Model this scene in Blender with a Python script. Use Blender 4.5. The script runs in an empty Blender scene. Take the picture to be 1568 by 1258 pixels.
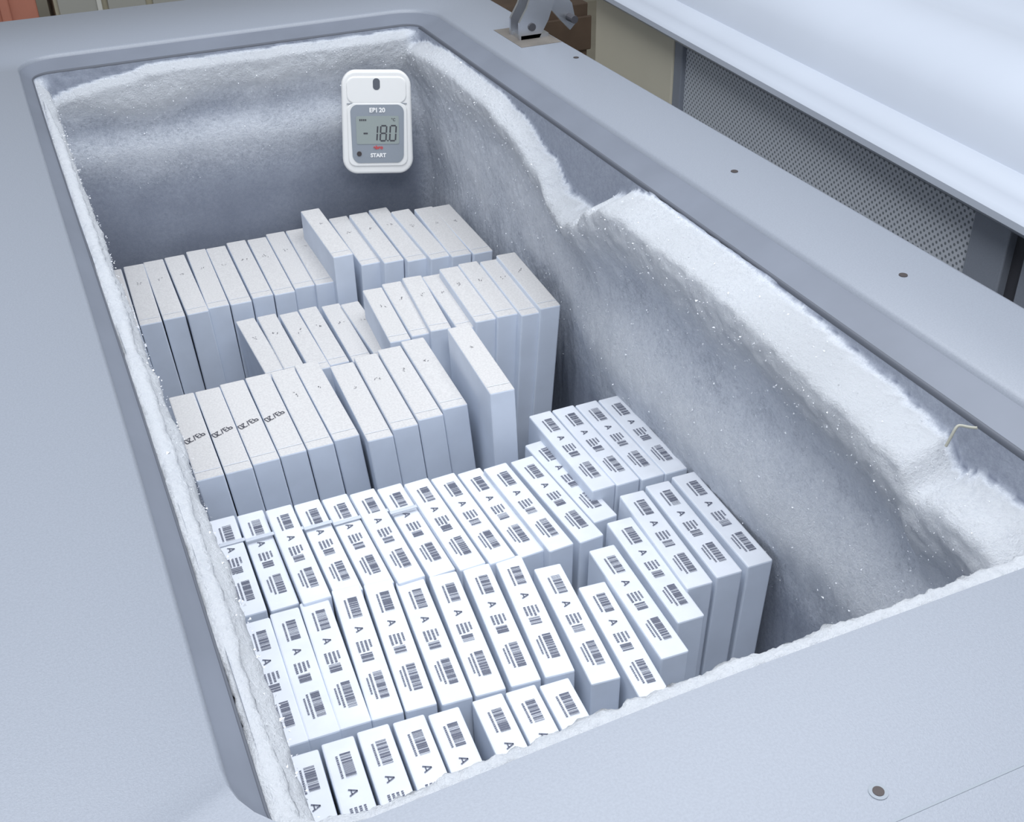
import bpy, bmesh, math, random
from mathutils import Vector, Matrix, noise
random.seed(7)
S=.6; ZC=1.45
def V(x,y,H): return Vector((S*x,S*y,ZC-S*H))
scn=bpy.context.scene
col=scn.collection
# ---------------------------------------------------------------- helpers
def mat(name,color,rough=.5,metal=0,bump=0,bscale=60,var=0,vscale=8,col2=None,spec=.4,bdist=.004):
    m=bpy.data.materials.new(name); m.use_nodes=True
    nt=m.node_tree; b=nt.nodes['Principled BSDF']
    b.inputs['Base Color'].default_value=(*color,1); b.inputs['Roughness'].default_value=rough
    b.inputs['Metallic'].default_value=metal; b.inputs['Specular IOR Level'].default_value=spec
    tc=nt.nodes.new('ShaderNodeTexCoord')
    if var or col2:
        n=nt.nodes.new('ShaderNodeTexNoise'); n.inputs['Scale'].default_value=vscale; n.inputs['Detail'].default_value=6
        nt.links.new(tc.outputs['Object'],n.inputs['Vector'])
        r=nt.nodes.new('ShaderNodeValToRGB'); r.color_ramp.elements[0].position=.35; r.color_ramp.elements[1].position=.65
        c2=col2 or tuple(max(0,c*(1-var)) for c in color)
        r.color_ramp.elements[0].color=(*c2,1); r.color_ramp.elements[1].color=(*color,1)
        nt.links.new(n.outputs['Fac'],r.inputs['Fac']); nt.links.new(r.outputs['Color'],b.inputs['Base Color'])
    if bump:
        n=nt.nodes.new('ShaderNodeTexNoise'); n.inputs['Scale'].default_value=bscale; n.inputs['Detail'].default_value=4
        nt.links.new(tc.outputs['Object'],n.inputs['Vector'])
        bp=nt.nodes.new('ShaderNodeBump'); bp.inputs['Strength'].default_value=bump; bp.inputs['Distance'].default_value=bdist
        nt.links.new(n.outputs['Fac'],bp.inputs['Height']); nt.links.new(bp.outputs['Normal'],b.inputs['Normal'])
    return m
def mesh_obj(name,verts,faces,mats,mi=None,smooth=False,parent=None,bevel=0,bseg=2):
    me=bpy.data.meshes.new(name); me.from_pydata([tuple(v) for v in verts],[],faces)
    for m in (mats if isinstance(mats,(list,tuple)) else [mats]): me.materials.append(m)
    if mi:
        for p,i in zip(me.polygons,mi): p.material_index=i
    if smooth:
        for p in me.polygons: p.use_smooth=True
    me.update()
    o=bpy.data.objects.new(name,me); col.objects.link(o)
    if parent: o.parent=parent
    if bevel:
        b=o.modifiers.new('bevel','BEVEL'); b.width=bevel; b.segments=bseg; b.limit_method='ANGLE'; b.angle_limit=.6
    return o
def empty(name,loc=(0,0,0)):
    e=bpy.data.objects.new(name,None); col.objects.link(e); e.location=loc; e.empty_display_size=.1; return e
class MB:
    def __init__(s): s.v=[]; s.f=[]; s.m=[]
    def poly(s,pts,mi=0):
        n=len(s.v); s.v+= [Vector(p) for p in pts]; s.f.append(tuple(range(n,n+len(pts)))); s.m.append(mi)
    def hexa(s,c,mi=0,top=None):   # c: 8 corners, 0-3 bottom loop ccw, 4-7 top loop
        n=len(s.v); s.v+=[Vector(p) for p in c]
        for k,q in enumerate([(3,2,1,0),(4,5,6,7),(0,1,5,4),(1,2,6,5),(2,3,7,6),(3,0,4,7)]):
            s.f.append(tuple(n+i for i in q)); s.m.append(top if (k==1 and top is not None) else mi)
    def box(s,a,b,mi=0):
        x0,y0,z0=[min(p,q) for p,q in zip(a,b)]; x1,y1,z1=[max(p,q) for p,q in zip(a,b)]
        s.hexa([(x0,y0,z0),(x1,y0,z0),(x1,y1,z0),(x0,y1,z0),(x0,y0,z1),(x1,y0,z1),(x1,y1,z1),(x0,y1,z1)],mi)
    def obj(s,name,mats,**k): return mesh_obj(name,s.v,s.f,mats,s.m,**k)
def sm(a,b,x):
    t=max(0,min(1,(x-a)/(b-a))); return t*t*(3-2*t)
def gs(x,c,w): return math.exp(-((x-c)/w)**2)
def interp(tab,x):
    if x<=tab[0][0]: return tab[0][1]
    for (a,b),(c,d) in zip(tab,tab[1:]):
        if x<=c: return b+(d-b)*sm(a,c,x)
    return tab[-1][1]
# ---------------------------------------------------------------- materials
M_counter=mat('painted_steel',(.265,.29,.34),.36,.0,bump=.22,bscale=900,var=.08,vscale=520,bdist=.0008,spec=.55)
M_lip=mat('lip_plastic',(.18,.20,.245),.45,var=.1,vscale=10)
M_gasket=mat('dark_gasket',(.10,.11,.135),.6)
M_body=mat('freezer_body_paint',(.4,.43,.48),.45)
M_boxside=mat('box_side_card',(.68,.74,.84),.7,var=.06,vscale=20)
M_boxtop=mat('box_top_card',(.64,.63,.625),.9,col2=(.56,.55,.55),vscale=330,bump=.2,bscale=500,bdist=.002)
M_boxlab=mat('box_top_white',(.74,.77,.83),.7,var=.06,vscale=30)
M_ink=mat('label_ink',(.12,.13,.18),.7)
M_pen=mat('pen_ink',(.07,.07,.09),.7)
M_tape=mat('clear_strap',(.58,.62,.69),.3,spec=.6)
M_cream=mat('cream_paint',(.66,.62,.50),.5,var=.05,vscale=4)
M_lid=mat('lid_paint',(.42,.455,.52),.42,var=.05,vscale=3)
M_steel=mat('bright_steel',(.6,.62,.66),.3,metal=.9)
M_dark=mat('dark_metal',(.06,.06,.07),.5)
M_brown=mat('brown_recess',(.17,.155,.14),.6,var=.2,vscale=30)
M_white=mat('white_plastic',(.78,.78,.77),.35)
M_grey=mat('grey_plastic',(.26,.29,.33),.45)
M_lcd=mat('lcd_glass',(.30,.34,.33),.25)
M_red=mat('red_print',(.6,.05,.05),.5)
M_lett=mat('white_print',(.85,.85,.85),.5)
M_screw=mat('screw_metal',(.07,.06,.06),.5,metal=.4)
M_ice=mat('ice_grain',(.86,.88,.92),.25,spec=.8)

def frost_mat():
    m=bpy.data.materials.new('frosted_liner'); m.use_nodes=True; nt=m.node_tree; b=nt.nodes['Principled BSDF']
    at=nt.nodes.new('ShaderNodeAttribute'); at.attribute_name='frost'
    tc=nt.nodes.new('ShaderNodeTexCoord')
    def nz(s,d,r=.5):
        n=nt.nodes.new('ShaderNodeTexNoise'); n.inputs['Scale'].default_value=s; n.inputs['Detail'].default_value=d; n.inputs['Roughness'].default_value=r
        nt.links.new(tc.outputs['Object'],n.inputs['Vector']); return n.outputs['Fac']
    n=nz(420,5,.75); n2=nz(12,8,.62); n3=nz(150,4)
    def math_(op,a,bv):
        q=nt.nodes.new('ShaderNodeMath'); q.operation=op
        for i,s in enumerate((a,bv)):
            if isinstance(s,(int,float)): q.inputs[i].default_value=s
            else: nt.links.new(s,q.inputs[i])
        return q.outputs[0]
    g=math_('MULTIPLY',math_('SUBTRACT',n,.5),.75)
    g=math_('ADD',g,math_('MULTIPLY',math_('SUBTRACT',n2,.5),.50))
    g=math_('ADD',g,math_('MULTIPLY',math_('SUBTRACT',n3,.5),.45))
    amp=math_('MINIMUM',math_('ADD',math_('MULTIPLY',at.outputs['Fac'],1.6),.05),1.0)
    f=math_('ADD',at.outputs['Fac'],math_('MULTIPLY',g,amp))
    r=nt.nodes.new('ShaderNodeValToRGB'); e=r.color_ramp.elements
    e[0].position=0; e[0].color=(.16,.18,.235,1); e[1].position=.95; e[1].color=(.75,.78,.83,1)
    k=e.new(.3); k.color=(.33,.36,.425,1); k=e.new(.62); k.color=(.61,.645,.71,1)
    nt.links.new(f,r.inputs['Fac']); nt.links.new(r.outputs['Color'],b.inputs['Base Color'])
    b.inputs['Roughness'].default_value=.9; b.inputs['Specular IOR Level'].default_value=.12
    hsum=math_('ADD',math_('MULTIPLY',n,1.1),math_('MULTIPLY',n3,1.2))
    bp=nt.nodes.new('ShaderNodeBump'); bp.inputs['Distance'].default_value=.005
    nt.links.new(hsum,bp.inputs['Height'])
    nt.links.new(math_('MULTIPLY',at.outputs['Fac'],.85),bp.inputs['Strength'])
    nt.links.new(bp.outputs['Normal'],b.inputs['Normal'])
    return m
M_frost=frost_mat()

def perf_mat():
    m=bpy.data.materials.new('perforated_sheet'); m.use_nodes=True; nt=m.node_tree; b=nt.nodes['Principled BSDF']
    tc=nt.nodes.new('ShaderNodeTexCoord'); mp=nt.nodes.new('ShaderNodeMapping'); mp.inputs['Rotation'].default_value=(math.radians(45),0,0)
    sx=nt.nodes.new('ShaderNodeSeparateXYZ'); cx=nt.nodes.new('ShaderNodeCombineXYZ')
    nt.links.new(tc.outputs['Object'],mp.inputs['Vector']); nt.links.new(mp.outputs['Vector'],sx.inputs[0])
    nt.links.new(sx.outputs['Y'],cx.inputs['X']); nt.links.new(sx.outputs['Z'],cx.inputs['Y'])
    v=nt.nodes.new('ShaderNodeTexVoronoi'); v.voronoi_dimensions='2D'; v.inputs['Scale'].default_value=125; v.inputs['Randomness'].default_value=0
    nt.links.new(cx.outputs[0],v.inputs['Vector'])
    r=nt.nodes.new('ShaderNodeValToRGB'); r.color_ramp.elements[0].position=.20; r.color_ramp.elements[1].position=.34
    r.color_ramp.elements[0].color=(.17,.19,.215,1); r.color_ramp.elements[1].color=(.58,.61,.66,1)
    nt.links.new(v.outputs['Distance'],r.inputs['Fac']); nt.links.new(r.outputs['Color'],b.inputs['Base Color'])
    b.inputs['Roughness'].default_value=.5
    return m
M_perf=perf_mat()

# ---------------------------------------------------------------- rounded rectangle loops
x0,x1,y0,y1,R0=.040,1.225,.760,3.60,.055
def rrect(o,r,ns=(170,70),nc=9):
    """offset o outwards; returns list of (x,y,nx,ny) with outward normal, ccw from front-left"""
    a,b,c,d=x0-o*.5,x1+o,y0-o*.3,y1+o; P=[]
    def side(p,q,n,N):
        for i in range(N): t=(i+.5)/N; P.append((p[0]+(q[0]-p[0])*t,p[1]+(q[1]-p[1])*t,n[0],n[1]))
    def corner(cx,cy,a0):
        for i in range(nc):
            t=a0+math.pi/2*i/(nc-1); P.append((cx+r*math.cos(t),cy+r*math.sin(t),math.cos(t),math.sin(t)))
    corner(a+r,c+r,math.pi); side((a+r,c),(b-r,c),(0,-1),ns[1]); corner(b-r,c+r,1.5*math.pi)
    side((b,c+r),(b,d-r),(1,0),ns[0]); corner(b-r,d-r,0); side((b-r,d),(a+r,d),(0,1),ns[1])
    corner(a+r,d-r,math.pi/2); side((a,d-r),(a,c+r),(-1,0),ns[0])
    # long left edge and front edge are very slightly out of square
    return [(x+.018*sm(3.6,1.2,y)*(1-sm(.05,.45,x)),y-.014*(1-sm(-.05,.6,x))*sm(1.25,.80,y),nx,ny) for x,y,nx,ny in P]
def loops_mesh(rings,close=False):
    n=len(rings[0]); vs=[p for r in rings for p in r]; fs=[]
    for k in range(len(rings)-1):
        for i in range(n):
            j=(i+1)%n; fs.append((k*n+i,(k+1)*n+i,(k+1)*n+j,k*n+j))
    return vs,fs
freezer=empty('chest_freezer',V(.6,2.2,2.4167))
def adopt(o,p):
    o.parent=p; o.matrix_parent_inverse=Matrix.Translation(-Vector(p.location))
HC=.965   # counter height
# counter top
ox0,ox1,oy0,oy1=-.62,1.5,.30,4.12
prof=[(.062,HC+.012),(.066,HC+.004),(.074,HC)]
rings=[]; 
for o,h in prof: rings.append([V(p[0],p[1],h) for p in rrect(o,R0+o)])
outer=[]
for (x,y,nx,ny) in rrect(.074,R0+.074):
    ts=[]
    if nx>1e-6: ts.append((ox1-x)/nx)
    if nx<-1e-6: ts.append((ox0-x)/nx)
    if ny>1e-6: ts.append((oy1-y)/ny)
    if ny<-1e-6: ts.append((oy0-y)/ny)
    t=min(ts); outer.append([x+nx*t,y+ny*t])
for cx,cy in ((ox0,oy0),(ox1,oy0),(ox0,oy1),(ox1,oy1)):
    i=min(range(len(outer)),key=lambda k:(outer[k][0]-cx)**2+(outer[k][1]-cy)**2); outer[i]=[cx,cy]
rings.append([V(a,b,HC) for a,b in outer])
def push(l,d):
    r=[]
    for a,b in l:
        r.append((ox0-d if a<=ox0+1e-6 else (ox1+d if a>=ox1-1e-6 else a), oy0-d if b<=oy0+1e-6 else (oy1+d if b>=oy1-1e-6 else b)))
    return r
for d,h in ((.008,HC+.003),(.014,HC+.012),(.014,HC+.07)): rings.append([V(a,b,h) for a,b in push(outer,d)])
vs,fs=loops_mesh(rings); o=mesh_obj('counter_top',vs,fs,M_counter,smooth=True); adopt(o,freezer)
o.modifiers.new('es','EDGE_SPLIT').split_angle=.9
# lip / gasket
rings=[[V(p[0],p[1],h) for p in rrect(oo,R0+oo)] for oo,h in ((.062,HC+.012),(.055,HC+.016),(.026,.992),(.006,1.0))]
vs,fs=loops_mesh(rings); o=mesh_obj('inner_lip',vs,fs,M_lip,smooth=True); adopt(o,freezer)
rings=[[V(p[0],p[1],h) for p in rrect(oo,max(R0+oo,.01))] for oo,h in ((.008,1.0),(.004,.997),(.0,.999),(-.001,1.006),(.002,1.014),(.006,1.02))]
vs,fs=loops_mesh(rings); o=mesh_obj('gasket',vs,fs,M_gasket,smooth=True); adopt(o,freezer)
# body
mb=MB()
for p,q in (((ox0,oy0),(ox1,oy0+.05)),((ox0,oy1-.05),(ox1,oy1)),((ox0,oy0),(ox0+.05,oy1)),((ox1-.05,oy0),(ox1,oy1))):
    mb.box(V(p[0],p[1],HC+.03),V(q[0],q[1],2.36))
mb.box(V(ox0+.04,oy0+.04,2.36),V(ox1-.04,oy1-.04,2.4167))
o=mb.obj('body_panels',[M_body]); adopt(o,freezer)

# liner with frost
RT=[(.7,.12),(.8,.11),(.93,.07),(1.0,.07),(1.05,.085),(1.10,.045),(1.27,.025),(1.5,.008),(1.68,.0),(2.02,.0),(2.10,.012),(2.18,.05),(2.26,.11),(2.34,.15),(2.44,.14),(2.56,.085),(2.75,.035),(2.9,.014),(3.3,.008),(3.45,.02),(3.6,.05)]
def fbm(x,y,z,o=3):
    return noise.fractal(Vector((x,y,z)),1.0,2.0,o)
def frost(x,y,nx,ny,d):
    """returns inward offset, frost mask"""
    wl=max(0,-nx)**2; wr=max(0,nx)**2; wf=max(0,-ny)**2; wb=max(0,ny)**2
    off=m=0
    N=fbm(x*4,y*4,d*6+3,2); Nf=fbm(x*38,y*38,d*38,2)
    if wb>0:
        top=interp([(0,.08),(.25,.03),(.4,.008),(1.2,.008)],x)+.006*fbm(x*12,1,0)
        on=sm(top-.003,top+.006,d); og=sm(top,top+.025,d)
        band1=1-sm(.07+.03*N,.20+.03*N,d)
        band2=gs(d,.27+.01*N,.07)
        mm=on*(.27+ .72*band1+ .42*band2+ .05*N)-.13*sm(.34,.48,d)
        if d<top-.002: mm=.2
        of=.006+og*.030*band1+.022*band2+.003*N+.0018*Nf*(.2+band1)
        off+=wb*of; m+=wb*mm
    if wr>0:
        top=interp(RT,y)+.006*fbm(1,y*14,0)*sm(.01,.05,interp(RT,y))+.002*Nf
        far=sm(2.15,2.6,y); near=1-far
        t=d-top*(1-.7*sm(.12,.45,d))
        on=sm(-.002,.006,t); og=sm(-.004,.035,t)
        w_=.14+.03*fbm(2,y*5,0)
        ridge=gs(max(0,t-.05),0,w_)*near+gs(max(0,t-.03),0,.10)*far
        of=og*(ridge*(.088*near+.045*far)+.012+.034*gs(d,.47,.10)*near+.006*N+.004*Nf)
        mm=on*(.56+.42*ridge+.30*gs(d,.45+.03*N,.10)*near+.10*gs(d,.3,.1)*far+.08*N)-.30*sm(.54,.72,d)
        if t<-.002: mm=.24
        of-=.02*far*sm(.2,.5,d)
        off+=wr*of; m+=wr*mm
    if wl>0:
        on=sm(-.005,.012,d); og=sm(0,.045,d)
        rd=gs(max(0,d-.12),0,.09)
        of=og*(.038*rd+.004*N+.003*Nf+.008*fbm(1,y*6,2))+.075*sm(.08,.6,d)+.008*sm(2.6,1.2,y)
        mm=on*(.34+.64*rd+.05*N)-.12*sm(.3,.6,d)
        off+=wl*of; m+=wl*mm
    if wf>0:
        rd=gs(d,.03,.07)
        off+=wf*sm(-.001,.02,d)*(.012*rd+.008+.004*N+.002*Nf); m+=wf*(.6+.4*rd)
    return off,max(-.1,min(1.1,m))
D=[0,.005,.01,.015,.02,.026,.032,.038,.045,.052,.06,.068,.076,.084,.092,.1,.11,.12,.13,.14,.15,.16,.17,.18,.19,.2,.215,.23,.245,.26,.275,.29,.305,.32,.34,.36,.38,.4,.42,.44,.46,.48,.5,.53,.56,.59,.62,.66,.7,.75,.8,.9,1.0,1.12]
base=rrect(0,R0,ns=(420,180),nc=9)
vals=[];rings=[]; ice_sites=[]
for d in D:
    r=[]
    for (x,y,nx,ny) in base:
        of,m=frost(x,y,nx,ny,d)
        p=V(x-nx*of,y-ny*of,1.002+d*(1.115/1.12))
        r.append(p); vals.append(m)
        if d<.7 and m>.3: ice_sites.append((p,Vector((-nx,-ny,.3)),m))
    rings.append(r)
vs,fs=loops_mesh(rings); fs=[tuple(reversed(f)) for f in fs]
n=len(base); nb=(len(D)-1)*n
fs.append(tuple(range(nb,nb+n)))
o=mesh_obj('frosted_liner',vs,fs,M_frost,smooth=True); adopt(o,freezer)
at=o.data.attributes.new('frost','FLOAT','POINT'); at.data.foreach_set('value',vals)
# loose ice grains stuck on the frost
rs=random.Random(3); ig=MB()
for k in range(11000):
    p,nn,m=rs.choice(ice_sites)
    if rs.random()>m+.1: continue
    c=p+Vector([rs.uniform(-.004,.004) for _ in range(3)])+nn*rs.uniform(-.0005,.0012)
    s=rs.uniform(.0006,.0017)*(1.5 if rs.random()<.06 else 1)
    pts=[c+Vector([rs.uniform(-1,1) for _ in range(3)]).normalized()*s for _ in range(4)]
    for q in ((0,1,2),(0,2,3),(0,3,1),(1,3,2)): ig.poly([pts[i] for i in q])
o=ig.obj('ice_grains',[M_ice]); adopt(o,freezer)
# snow crust built up on the front lip and left edge
def crust():
    vals=[];rings=[]; K=14
    bs=rrect(0,R0,ns=(600,330),nc=11); RR=[]
    for k in range(K):
        a=2*math.pi*k/K; r=[]
        for (x,y,nx,ny) in bs:
            wl=max(0,-nx)**2; wr=max(0,nx)**2; wf=max(0,-ny)**2; wb=max(0,ny)**2
            nn=fbm(x*9,y*9,1.5); nf=fbm(x*45+3*math.cos(a),y*45,3*math.sin(a),3)
            e=sm(3.5,2.9,y)
            R=wf*(.0105+.004*nn+.005*nf+.004*sm(.5,1.2,x)) + wl*(.011+.004*nn+.002*nf)*e
            if k==0: RR.append(wf*.009+wl*.012*e)
            R=max(R,.0005)
            oo=wf*.002+wl*-.012+wr*-.01+wb*-.01; h=wf*.996+wl*1.012+wr*1.01+wb*1.05
            q=oo+R*math.cos(a)*1.4; hh=h-R*math.sin(a)
            r.append(V(x+nx*q,y+ny*q,hh)); vals.append(.92)
        rings.append(r)
    rings.append(rings[0]); vals+=vals[:len(bs)]
    vs,fs=loops_mesh(rings); nn_=len(bs)
    fs=[f for f in fs if RR[f[0]%nn_]>.0012]
    o=mesh_obj('frost_crust',vs,fs,M_frost,smooth=True); adopt(o,freezer)
    at=o.data.attributes.new('frost','FLOAT','POINT'); at.data.foreach_set('value',vals)
crust()

# counter details
mb=MB()
def disc(mb,c,r,h,N=20,mi=0):
    top=[c+Vector((r*math.cos(2*math.pi*i/N),r*math.sin(2*math.pi*i/N),h)) for i in range(N)]
    bot=[p-Vector((0,0,h+.001)) for p in top]
    mb.poly(top,mi)
    for i in range(N):
        j=(i+1)%N; mb.poly([bot[i],bot[j],top[j],top[i]],mi)
for (x,y) in ((1.468,2.92),(1.40,2.0),(1.40,1.44)):
    disc(mb,V(x,y,HC),.0048,.0008)
o=mb.obj('rim_screws',[M_screw]); adopt(o,freezer)
mb=MB(); c=V(.624,.542,HC); disc(mb,c,.0060,.0006,28,0); disc(mb,c+Vector((0,0,.0007)),.0036,.0003,20,1)
o=mb.obj('front_bolt',[M_grey,M_screw]); adopt(o,freezer)
mb=MB(); mb.box(V(.57,.506,HC-.0006),V(1.49,.5085,HC+.002)); o=mb.obj('front_seam',[M_grey]); adopt(o,freezer)
# hinge with recess
hg=MB(); HY=-.15
hg.box(V(1.37,3.08,HC-.001),V(1.50,3.29,HC+.004),2)
hg.box(V(1.40,3.15,HC-.012),V(1.49,3.24,HC),0)
def plate(mb,pts,y,t,mi):
    f=[V(p[0],y,p[1]) for p in pts]; b=[V(p[0],y+t,p[1]) for p in pts]
    mb.poly(f,mi); mb.poly(b[::-1],mi)
    for i in range(len(pts)):
        j=(i+1)%len(pts); mb.poly([f[j],f[i],b[i],b[j]],mi)
for yy in (3.30,3.365):
    plate(hg,[(1.395,HC),(1.46,HC),(1.49,HC-.05),(1.53,HC-.16),(1.51,HC-.20),(1.46,HC-.19),(1.42,HC-.09),(1.395,HC-.05)],yy+HY,.01,0)
plate(hg,[(1.47,HC-.17),(1.52,HC-.15),(1.585,HC-.08),(1.60,HC-.02),(1.58,HC-.0),(1.55,HC-.03),(1.47,HC-.12)],3.335+HY,.012,0)
for (hx,hh) in ((1.492,HC-.155),(1.435,HC-.035),(1.575,HC-.04)):
    cc=V(hx,3.295+HY,hh); N=14
    f=[cc+Vector((.007*math.cos(2*math.pi*i/N),0,.007*math.sin(2*math.pi*i/N))) for i in range(N)]
    b=[p+Vector((0,.05,0)) for p in f]; hg.poly(f,1)
    for i in range(N): j=(i+1)%N; hg.poly([f[i],f[j],b[j],b[i]],1)
o=hg.obj('lid_hinge',[M_steel,M_dark,M_brown]); adopt(o,freezer)
# small frozen clip on right edge
cu=bpy.data.curves.new('bent_clip','CURVE'); cu.dimensions='3D'; cu.bevel_depth=.0014; cu.bevel_resolution=3
sp=cu.splines.new('NURBS'); pts=[V(1.172,1.05,1.03),V(1.180,1.05,1.01),V(1.186,1.052,.998),V(1.194,1.052,.997),V(1.200,1.038,.996),V(1.206,1.03,.993)]
sp.points.add(len(pts)-1)
for p,q in zip(sp.points,pts): p.co=(*q,1)
sp.use_endpoint_u=True
o=bpy.data.objects.new('bent_clip',cu); cu.materials.append(mat('clip_plastic',(.36,.36,.31),.5)); col.objects.link(o); adopt(o,freezer)

# ---------------------------------------------------------------- boxes
HF=2.105
def box(mb,xr,yr,xn,yn,H,w,side=0,top=1,lean=0,leany=0,seam=None):
    """top face from rear mid (xr,yr) to near mid (xn,yn)"""
    d=Vector((xn-xr,yn-yr)); L=d.length; d/=L; s=Vector((-d.y,d.x)); s=s if s.x>0 else -s
    def P(u,v,h):
        q=Vector((xr,yr))+s*u+d*v
        k=(h-H)/(HF-H)
        return V(q.x+lean*k,q.y+leany*k,h)
    h=w/2
    mb.hexa([P(-h,L,HF),P(h,L,HF),P(h,0,HF),P(-h,0,HF),P(-h,L,H),P(h,L,H),P(h,0,H),P(-h,0,H)],side,top)
    def T(u,v): return V(*(Vector((xr,yr))+s*u+d*v),H-.0016)
    def Fr(u,hh): p=P(u,L,H+hh); return p-Vector((0,.0009,0))
    return T,L,Fr
def quad(mb,T,u0,v0,u1,v1,mi=0): mb.poly([T(u0,v0),T(u0,v1),T(u1,v1),T(u1,v0)],mi)
def stroke(mb,T,a,b,w,mi=0):
    a=Vector(a);b=Vector(b);d=(b-a); 
    if d.length<1e-9:return
    n=Vector((-d.y,d.x)).normalized()*w/2
    mb.poly([T(*(a-n)),T(*(b-n)),T(*(b+n)),T(*(a+n))],mi)
def barcode(mb,T,v0,v1,u0,u1):
    v=v0
    while v<v1:
        t=random.choice((.0012,.0012,.0024,.0034)); quad(mb,T,u0,v,u1,min(v+t,v1)); v+=t+random.choice((.0014,.0014,.0026))
def textline(mb,T,u,v0,v1,h=.004):
    v=v0
    while v<v1:
        t=random.uniform(.002,.004); quad(mb,T,u-h/2,v,u+h/2,v+t*.75); v+=t+.001
def labels(mb,T,L,w,off=0):
    k=L/.34
    barcode(mb,T,.035*k,.090*k,-.004,.015)
    textline(mb,T,-.010,.038*k,.088*k,.004)
    c=.122*k; z=.0075
    stroke(mb,T,(-z,c-.007),(z,c),.0026); stroke(mb,T,(-z,c+.007),(z,c),.0026); stroke(mb,T,(-.003,c-.0045),(-.003,c+.0045),.0022)
    for u in (-.012,-.004,.004): textline(mb,T,u,.154*k,.180*k,.0048)
    barcode(mb,T,.186*k,.205*k,-.013,.010)
    textline(mb,T,.012,.154*k,.174*k,.004)
    barcode(mb,T,.235*k,.298*k,-.002,.015); textline(mb,T,-.008,.237*k,.296*k,.004); textline(mb,T,-.015,.245*k,.285*k,.0035)
LB=MB(); LI=MB(); lab_specs=[]
W=.0595
F=[(.110,1.090,.103,.879),(.148,1.093,.139,.878),(.187,1.096,.175,.877),(.231,1.102,.212,.874),(.272,1.095,.251,.870),(.311,1.081,.292,.862),(.354,1.073,.332,.858),(.399,1.069,.375,.854),(.444,1.067,.417,.850),(.484,1.029,.461,.818),(.521,.973,.501,.768),(.566,1.032,.555,.820),(.615,1.074,.604,.864),(.660,1.120,.646,.912),(.704,1.124,.692,.914),(.749,1.127,.740,.915)]
HFs=[1.6,1.6,1.6,1.6,1.6,1.6,1.6,1.6,1.6,1.6,1.6,1.59,1.585,1.575,1.57,1.565]
for s,H in zip(F,HFs): lab_specs.append([c*H for c in s]+[H,W])
E=[]
for i in range(11):
    xr=.114+.0395*i; yr=1.312-.0049*i; E.append((xr,yr,xr-.004+.0013*i,yr-.209))
E+=[(.552,1.262,.563,1.053),(.589,1.292,.600,1.083)]
for i,s in enumerate(E):
    H=1.6-.0+(.008*math.sin(i*2.3)); lab_specs.append([c*H for c in s]+[H,W])
for s in [(.6276,1.361,.630,1.146),(.6675,1.36,.668,1.143),(.707,1.357,.707,1.139),(.747,1.3546,.745,1.137)]:
    H=1.575; lab_specs.append([c*H for c in s]+[H,W])
for xr,yr in [(.109,.864),(.150,.866),(.191,.866),(.232,.862),(.272,.856),(.325,.854),(.365,.850),(.405,.843)]:
    H=1.6; s=(xr,yr,xr-.012,yr-.04-.17); lab_specs.append([c*H for c in s]+[H,W])
for xr,yr,xn,yn,H,w in lab_specs:
    xm=(xr+xn)/2; ln=.05*(.62-xm)
    T,L,Fr=box(LB,xr,yr,xn,yn,H,w,0,1,lean=ln)
    labels(LI,T,L,w)
lab=empty('barcode_labelled_boxes',V(.65,1.5,HF))
o=LB.obj('cartons',[M_boxside,M_boxlab],bevel=.0022); adopt(o,lab)
o=LI.obj('printed_labels',[M_ink]); adopt(o,lab)
st=MB()
for i in range(0,7):
    xr=.114+.0395*i; H=1.6; x=xr*H; y=(1.312-.0049*i)*H-.098+.004*math.sin(i*3)
    st.box(V(x-.031,y-.006,H-.0045),V(x+.0325,y+.004,H-.001))
o=st.obj('strap',[M_tape],bevel=.0008); adopt(o,lab)

# plain boxes
PB=MB(); PI=MB()
digs={'9':[((1,.5),(0,.5)),((0,.5),(0,1)),((0,1),(1,1)),((1,1),(1,0))],'3':[((0,1),(1,1)),((1,1),(1,0)),((1,0),(0,0)),((.2,.5),(1,.5))],'2':[((0,1),(1,1)),((1,1),(1,.5)),((1,.5),(0,0)),((0,0),(1,0))],'0':[((0,0),(1,0)),((1,0),(1,1)),((1,1),(0,1)),((0,1),(0,0))],'/':[((0,-.1),(1,1.1))]}
def hand(T,u,v,txt,sz=.012,ang=0,lw=.0018):
    p=0
    for ch in txt:
        for a,b in digs.get(ch,[]):
            def q(c):
                X=p+c[0]*sz*.5; Y_=c[1]*sz
                X2=X*math.cos(ang)-Y_*math.sin(ang); Y2=X*math.sin(ang)+Y_*math.cos(ang)
                return (u-X2, v+Y2)
            stroke(PI,T,q(a),q(b),lw)
        p+=sz*.68
def scribble(T,u,v,n=4,s=.008):
    for i in range(n):
        a=(u+random.uniform(-s,s),v+random.uniform(-s,s)); b=(a[0]+random.uniform(-s,s)*.6,a[1]+random.uniform(-s,s))
        stroke(PI,T,a,b,.0013)
def plain(s,H,w,lean=None,leany=0,txt=None,j=.003):
    s=list(s); s[0]+=random.uniform(-j,j)*.6; s[2]+=random.uniform(-j,j)*.6; dy=random.uniform(-j,j)*2; s[1]+=dy; s[3]+=dy; H+=random.uniform(-.007,.007)
    xr,yr,xn,yn=[c*H for c in s]; xm=(xr+xn)/2
    if lean is None: lean=.06*(.6-xm)
    T,L,Fr=box(PB,xr,yr,xn,yn,H,w,0,1,lean=lean,leany=leany)
    quad(PI,T,-w*.46,L-.030,w*.46,L-.0285,1)            # tuck-flap fold
    if txt: hand(T,.016,L*.50,txt,.016,.45,.0022)
    else: scribble(T,0,L*.35)
for i in range(6):
    plain((.121+.0424*i,1.6585+.0025*i,.1193+.0424*i,1.411+.003*i),1.55,.063,txt='93/20' if i<4 else None,lean=.05,j=.001)
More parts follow.
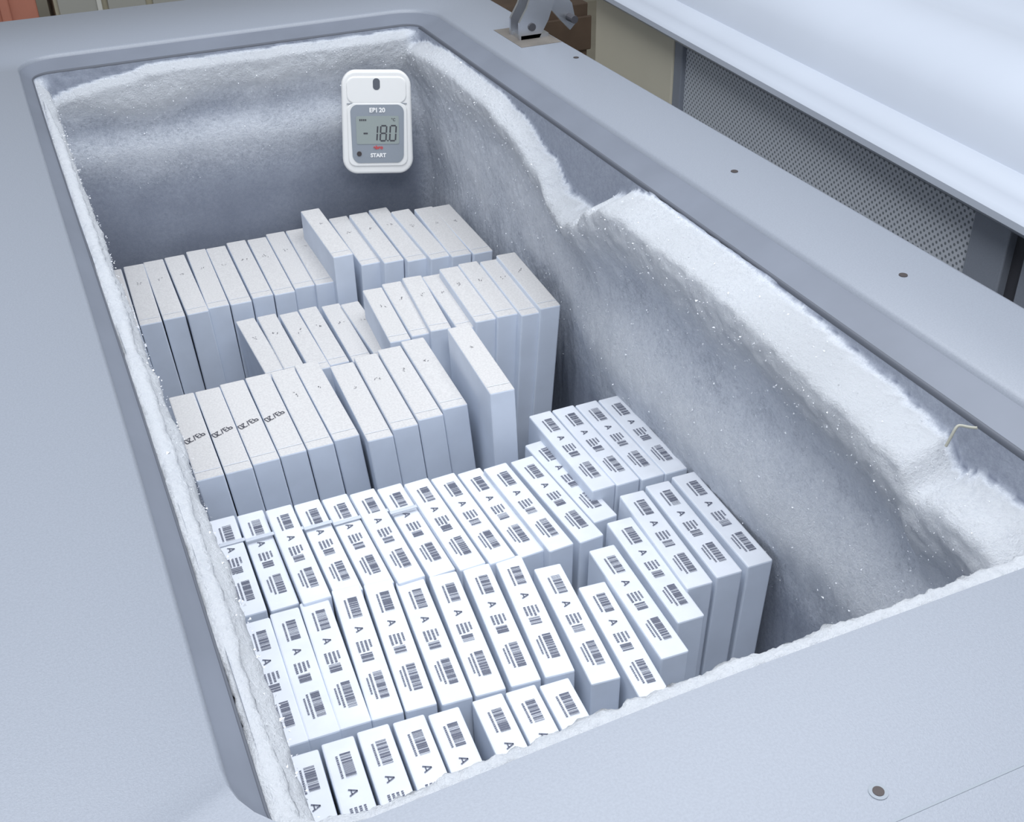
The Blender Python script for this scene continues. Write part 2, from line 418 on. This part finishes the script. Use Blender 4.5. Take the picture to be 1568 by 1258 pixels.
for i in range(4):
    plain((.388+.0452*i,1.642+.009*i,.378+.0452*i,1.403+.011*i),1.55-.01*i,.064,lean=.045,j=.001)
plain((.614,1.674,.601,1.442),1.44,.062,lean=.02)
for i in range(10):
    plain((.078+.0422*i,2.185+.003*i,.076+.0412*i,1.927+.002*i),1.6,.063,lean=.04-.005*i)
plain((.514,2.297,.511,2.045),1.50,.062,lean=.0)
for i,(a,b,c,d,H) in enumerate([(.555,2.23,.552,1.985,1.54),(.600,2.235,.597,1.98,1.53),(.648,2.24,.640,1.965,1.52),(.690,2.21,.686,1.955,1.51),(.737,2.20,.728,1.945,1.505),(.776,2.196,.770,1.941,1.50)]):
    plain((a,b,c,d),H,.062,lean=-.02-.005*i)
for i in range(8):
    plain((.809-.041*i,1.909-.0035*i,.795-.0419*i,1.668+.001*i),1.45+.012*i,.058,lean=-.05+.008*i,j=.005)
for i in range(6):
    plain((.272+.039*i,1.86-.001*i,.277+.037*i,1.64),1.63,.056,lean=.03,j=.006)
pb=empty('cardboard_boxes',V(.65,2.8,HF))
o=PB.obj('cartons',[M_boxside,M_boxtop],bevel=.0022); adopt(o,pb)
o=PI.obj('pen_marks',[M_pen,M_boxside]); adopt(o,pb)

# ---------------------------------------------------------------- temperature logger
lg=empty('temperature_logger')
def rr2(w,h,r,n=6,taper=0):
    P=[]
    for cx,cy,a0 in ((w/2-r,h/2-r,0),(-w/2+r,h/2-r,90),(-w/2+r,-h/2+r,180),(w/2-r,-h/2+r,270)):
        for i in range(n+1):
            a=math.radians(a0+90*i/n); P.append((cx+r*math.cos(a),cy+r*math.sin(a)))
    return P
def extr(name,outline,z0,z1,m,bev=0,hole=None):
    bm=bmesh.new()
    vs=[bm.verts.new((x,y,z0)) for x,y in outline]; bm.faces.new(vs)
    ext=bmesh.ops.extrude_face_region(bm,geom=bm.faces[:])
    for v in ext['geom']:
        if isinstance(v,bmesh.types.BMVert): v.co.z=z1
    bmesh.ops.recalc_face_normals(bm,faces=bm.faces)
    me=bpy.data.meshes.new(name); bm.to_mesh(me); bm.free(); me.materials.append(m)
    o=bpy.data.objects.new(name,me); col.objects.link(o); o.parent=lg
    if bev:
        b=o.modifiers.new('b','BEVEL'); b.width=bev; b.segments=4; b.limit_method='ANGLE'; b.angle_limit=.9
    return o
LW,LH=.134,.188   # metres
body=[]
for x,y in rr2(LW,LH,.026,8):
    f=1-.045*max(0,(y)/(LH/2)) ; yy=y
    if y<-LH/2+.03: yy=y-.003*(1-(x/(LW/2))**2)
    if y>LH/2-.03: yy=y+.003*(1-(x/(LW/2))**2)
    body.append((x*f,yy))
extr('case',body,0,.020,M_white,.005)
tabo=[(x,y+.060) for x,y in rr2(LW*.84,.050,.016,8)]
extr('hanging_tab',tabo,0,.022,M_white,.003)
extr('tab_slot',[(x,y+.071) for x,y in rr2(.013,.021,.006,8)],.018,.0225,M_gasket)
extr('case_groove',[(x,y+.0355) for x,y in rr2(LW*.84,.0012,.0005,2)],.02,.0222,M_grey)
fr=[(x,y-.022) for x,y in rr2(LW*.84,.118,.014,8)]
extr('face_frame',fr,.018,.0225,M_white,.002)
pan=[]
for x,y in rr2(LW*.75,.104,.012,8):
    yy=y
    if y<-.03: yy=y-.006*(1-(x/(LW*.375))**2)
    if y>.03: yy=y+.004*(1-(x/(LW*.375))**2)
    f=1-.04*max(0,-y/.052)
    pan.append((x*f,yy-.020))
extr('front_panel',pan,.02,.0236,M_grey)
extr('lcd_window',[(x,y-.013) for x,y in rr2(LW*.60,.052,.003,4)],.022,.0243,M_lcd)
extr('start_button',[(x-.036,y-.057) for x,y in rr2(.009,.009,.0044,6)],.022,.0248,M_screw)
def txt(name,s,size,x,y,m,z=.0242,bold=.0):
    c=bpy.data.curves.new(name,'FONT'); c.body=s; c.size=size; c.align_x='CENTER'; c.align_y='CENTER'; c.offset=bold; c.extrude=.0002
    c.materials.append(m); o=bpy.data.objects.new(name,c); col.objects.link(o); o.parent=lg; o.location=(x,y,z); return o
txt('title_text','EBI 20',.0115,0,.0235,M_lett,bold=.0004)
txt('button_text','START',.0100,0,-.0605,M_lett,bold=.0004)
txt('logo_text','ebro',.0095,.0,-.0455,M_red,bold=.0003)
txt('unit_text','°C',.007,.030,.006,M_dark,z=.0246)
sg=MB()
SEG={'1':'bc','8':'abcdefg','0':'abcdef','-':'g'}
def seg(ch,x,y,w,h,t=.0028):
    pts={'a':((0,h),(w,h)),'b':((w,h),(w,h/2)),'c':((w,h/2),(w,0)),'d':((0,0),(w,0)),'e':((0,0),(0,h/2)),'f':((0,h/2),(0,h)),'g':((0,h/2),(w,h/2))}
    for s in SEG[ch]:
        (a,b),(c,d)=pts[s]; sl=.08
        a+=b*sl; c+=d*sl
        dv=Vector((c-a,d-b)).normalized(); n=Vector((-dv.y,dv.x))*t/2; g=dv*t*.35
        P=[Vector((a,b))+g-n,Vector((c,d))-g-n,Vector((c,d))-g+n,Vector((a,b))+g+n]
        sg.poly([(p.x+x,p.y+y,.0246) for p in P])
seg('-',-.029,-.033,.010,.028); seg('1',-.012,-.033,.010,.028); seg('8',.004,-.033,.011,.028); seg('0',.022,-.033,.011,.028)
sg.poly([(.0175,-.034,.0246),(.0200,-.034,.0246),(.0200,-.0315,.0246),(.0175,-.0315,.0246)])
for i in range(4): sg.poly([(-.034+.0035*i,.004,.0246),(-.0315+.0035*i,.004,.0246),(-.0315+.0035*i,.0075,.0246),(-.034+.0035*i,.0075,.0246)])
o=sg.obj('lcd_digits',[M_dark]); o.parent=lg
lp=V(1.013,3.42,1.236)
lg.location=lp
nrm=(Vector((-.24,-1,.20))).normalized(); upv=Vector((.07,.0,1)); xx=upv.cross(nrm).normalized(); yy=nrm.cross(xx)
lg.rotation_euler=Matrix((xx,yy,nrm)).transposed().to_euler()

# ---------------------------------------------------------------- neighbouring freezer
nf=empty('chest_freezer.001',V(2.6,1.6,2.4167))
sl=.06
def N_(x,y,H):
    a=math.atan(sl); c,s=math.cos(a),math.sin(a); px,py=x-1.80,y-1.6
    return V(1.795+px*c+py*s,1.6-px*s+py*c,H)
def nbox(mb,a,b,mi=0):
    (xa,ya,ha),(xb,yb,hb)=a,b
    c=[N_(xa,ya,hb),N_(xb,ya,hb),N_(xb,yb,hb),N_(xa,yb,hb),N_(xa,ya,ha),N_(xb,ya,ha),N_(xb,yb,ha),N_(xa,yb,ha)]
    mb.hexa(c,mi)
mb=MB(); nbox(mb,(1.83,-1.2,.99),(3.2,3.66,2.4167)); o=mb.obj('body',[M_body]); adopt(o,nf)
mb=MB()
nbox(mb,(1.815,1.66,1.02),(1.83,3.03,2.1)); nbox(mb,(1.815,-.9,1.02),(1.83,1.46,2.1))
o=mb.obj('perforated_grille',[M_perf]); adopt(o,nf)
mb=MB()
nbox(mb,(1.80,1.57,.99),(1.832,1.68,2.2)); nbox(mb,(1.80,1.44,.99),(1.832,1.52,2.2),0)
nbox(mb,(1.80,3.02,.99),(1.832,3.07,2.2)); nbox(mb,(1.80,-1.2,.985),(1.832,3.07,1.012)); nbox(mb,(1.822,1.5,1.0),(1.834,1.6,2.2),1)
o=mb.obj('grille_frame',[M_counter,M_dark],bevel=.002); adopt(o,nf)
mb=MB(); nbox(mb,(1.795,3.07,.985),(1.84,3.66,2.38)); o=mb.obj('cream_side_panel',[M_cream],bevel=.003); adopt(o,nf)
prof=[(1.90,.965),(1.75,.965),(1.715,.958),(1.70,.945),(1.70,.93),(1.71,.92),(1.725,.915),(1.732,.905),(1.745,.895),(1.77,.885),(1.790,.885),(1.798,.893),(1.808,.893),(1.817,.875),(1.840,.83),(1.88,.785),(1.96,.75),(2.05,.735),(2.10,.742),(2.15,.73),(2.35,.70),(2.7,.68),(3.3,.67),(3.3,.965)]
ys=[-1.2+ (3.75+1.2)*i/40 for i in range(41)]
vs=[];fs=[]
for y in ys:
    for (x,h) in prof: vs.append(N_(x,y,h))
n=len(prof)
for i in range(len(ys)-1):
    for k in range(n):
        j=(k+1)%n; fs.append((i*n+k,(i+1)*n+k,(i+1)*n+j,i*n+j))
fs.append(tuple(range(n))); fs.append(tuple(reversed(range((len(ys)-1)*n,len(ys)*n))))
o=mesh_obj('lid',vs,fs,M_lid,smooth=True); o.modifiers.new('es','EDGE_SPLIT').split_angle=.7; adopt(o,nf)

# ---------------------------------------------------------------- room
fl=MB(); fl.box((-2.2,-1.2,-.05),(3.2,5.2,0)); fl.obj('floor',[mat('floor_vinyl',(.36,.33,.26),.5,var=.15,vscale=6)])
wb=MB(); wb.box((-2.2,5.2,0),(3.2,5.3,2.7)); wb.obj('wall_back',[mat('wall_paint_back',(.40,.38,.31),.8,var=.05)])
wr=MB(); wr.box((3.2,-1.2,0),(3.3,5.2,2.7)); wr.obj('wall_right',[mat('wall_paint_right',(.55,.55,.53),.8,var=.05)])
sc=empty('storage_cabinet',(.36,4.3,0))
mb=MB(); mb.box((.16,4.0,0),(.60,4.5,.66)); 
for x in (.16,.31,.45): mb.box((x+.012,3.985,.03),(x+.13,4.0,.64),1)
mb.box((.14,3.98,.66),(.62,4.52,.68),1); mb.box((.288,3.975,.0),(.303,3.99,.70),2)
o=mb.obj('cabinet_body',[mat('beige_laminate',(.40,.37,.28),.5),mat('grey_laminate',(.36,.36,.33),.5),mat('pale_post',(.6,.6,.56),.5)],bevel=.003); adopt(o,sc)
cr=empty('plastic_crate',(-.25,4.2,0))
mb=MB(); mb.box((-.6,4.0,0),(.11,4.5,.62)); mb.box((-.62,3.98,.62),(.13,4.52,.66)); 
for x in (-.5,-.25,0.0): mb.box((x,3.985,.05),(x+.03,4.0,.6))
o=mb.obj('crate_body',[mat('salmon_plastic',(.50,.20,.14),.5,var=.1)],bevel=.006); adopt(o,cr)
cr=empty('wooden_crate',(1.5,3.6,0))
mb=MB(); mb.box((1.25,3.4,.0),(1.75,3.9,.5)); 
for z in (.05,.2,.35): mb.box((1.24,3.39,z),(1.76,3.4,z+.11))
o=mb.obj('crate_slats',[mat('brown_wood',(.12,.08,.055),.6,var=.3)],bevel=.004); adopt(o,cr)

# ---------------------------------------------------------------- lights
def area(name,loc,tgt,size,power,colr=(1,1,1),sy=None):
    l=bpy.data.lights.new(name,'AREA'); l.energy=power; l.size=size; l.color=colr
    if sy: l.shape='RECTANGLE'; l.size_y=sy
    o=bpy.data.objects.new(name,l); col.objects.link(o); o.location=loc
    o.rotation_euler=(Vector(tgt)-Vector(loc)).to_track_quat('-Z','Y').to_euler(); return o
area('ceiling_lamp',(.55,1.3,2.65),(.55,1.3,.5),2.6,54,(.93,.965,1),1.7)
area('flash_lamp',(.15,-.1,1.9),(.5,.8,.6),.4,10,(.94,.965,1))
w=bpy.data.worlds.new('World'); scn.world=w; w.use_nodes=True
bg=w.node_tree.nodes['Background']; bg.inputs[0].default_value=(.86,.91,1,1); bg.inputs[1].default_value=.56
scn.view_settings.view_transform='Standard'
# ---------------------------------------------------------------- camera
cd=bpy.data.cameras.new('camera'); cd.lens=40.16; cd.sensor_width=36; cd.clip_start=.01
cam=bpy.data.objects.new('camera',cd); col.objects.link(cam)
R=Matrix(((.9148,.2372,-.3269),(-.4034,.5002,-.7661),(-.0182,.8327,.5533)))
cam.matrix_world=Matrix.Translation((0,0,ZC))@R.to_4x4()
scn.camera=cam
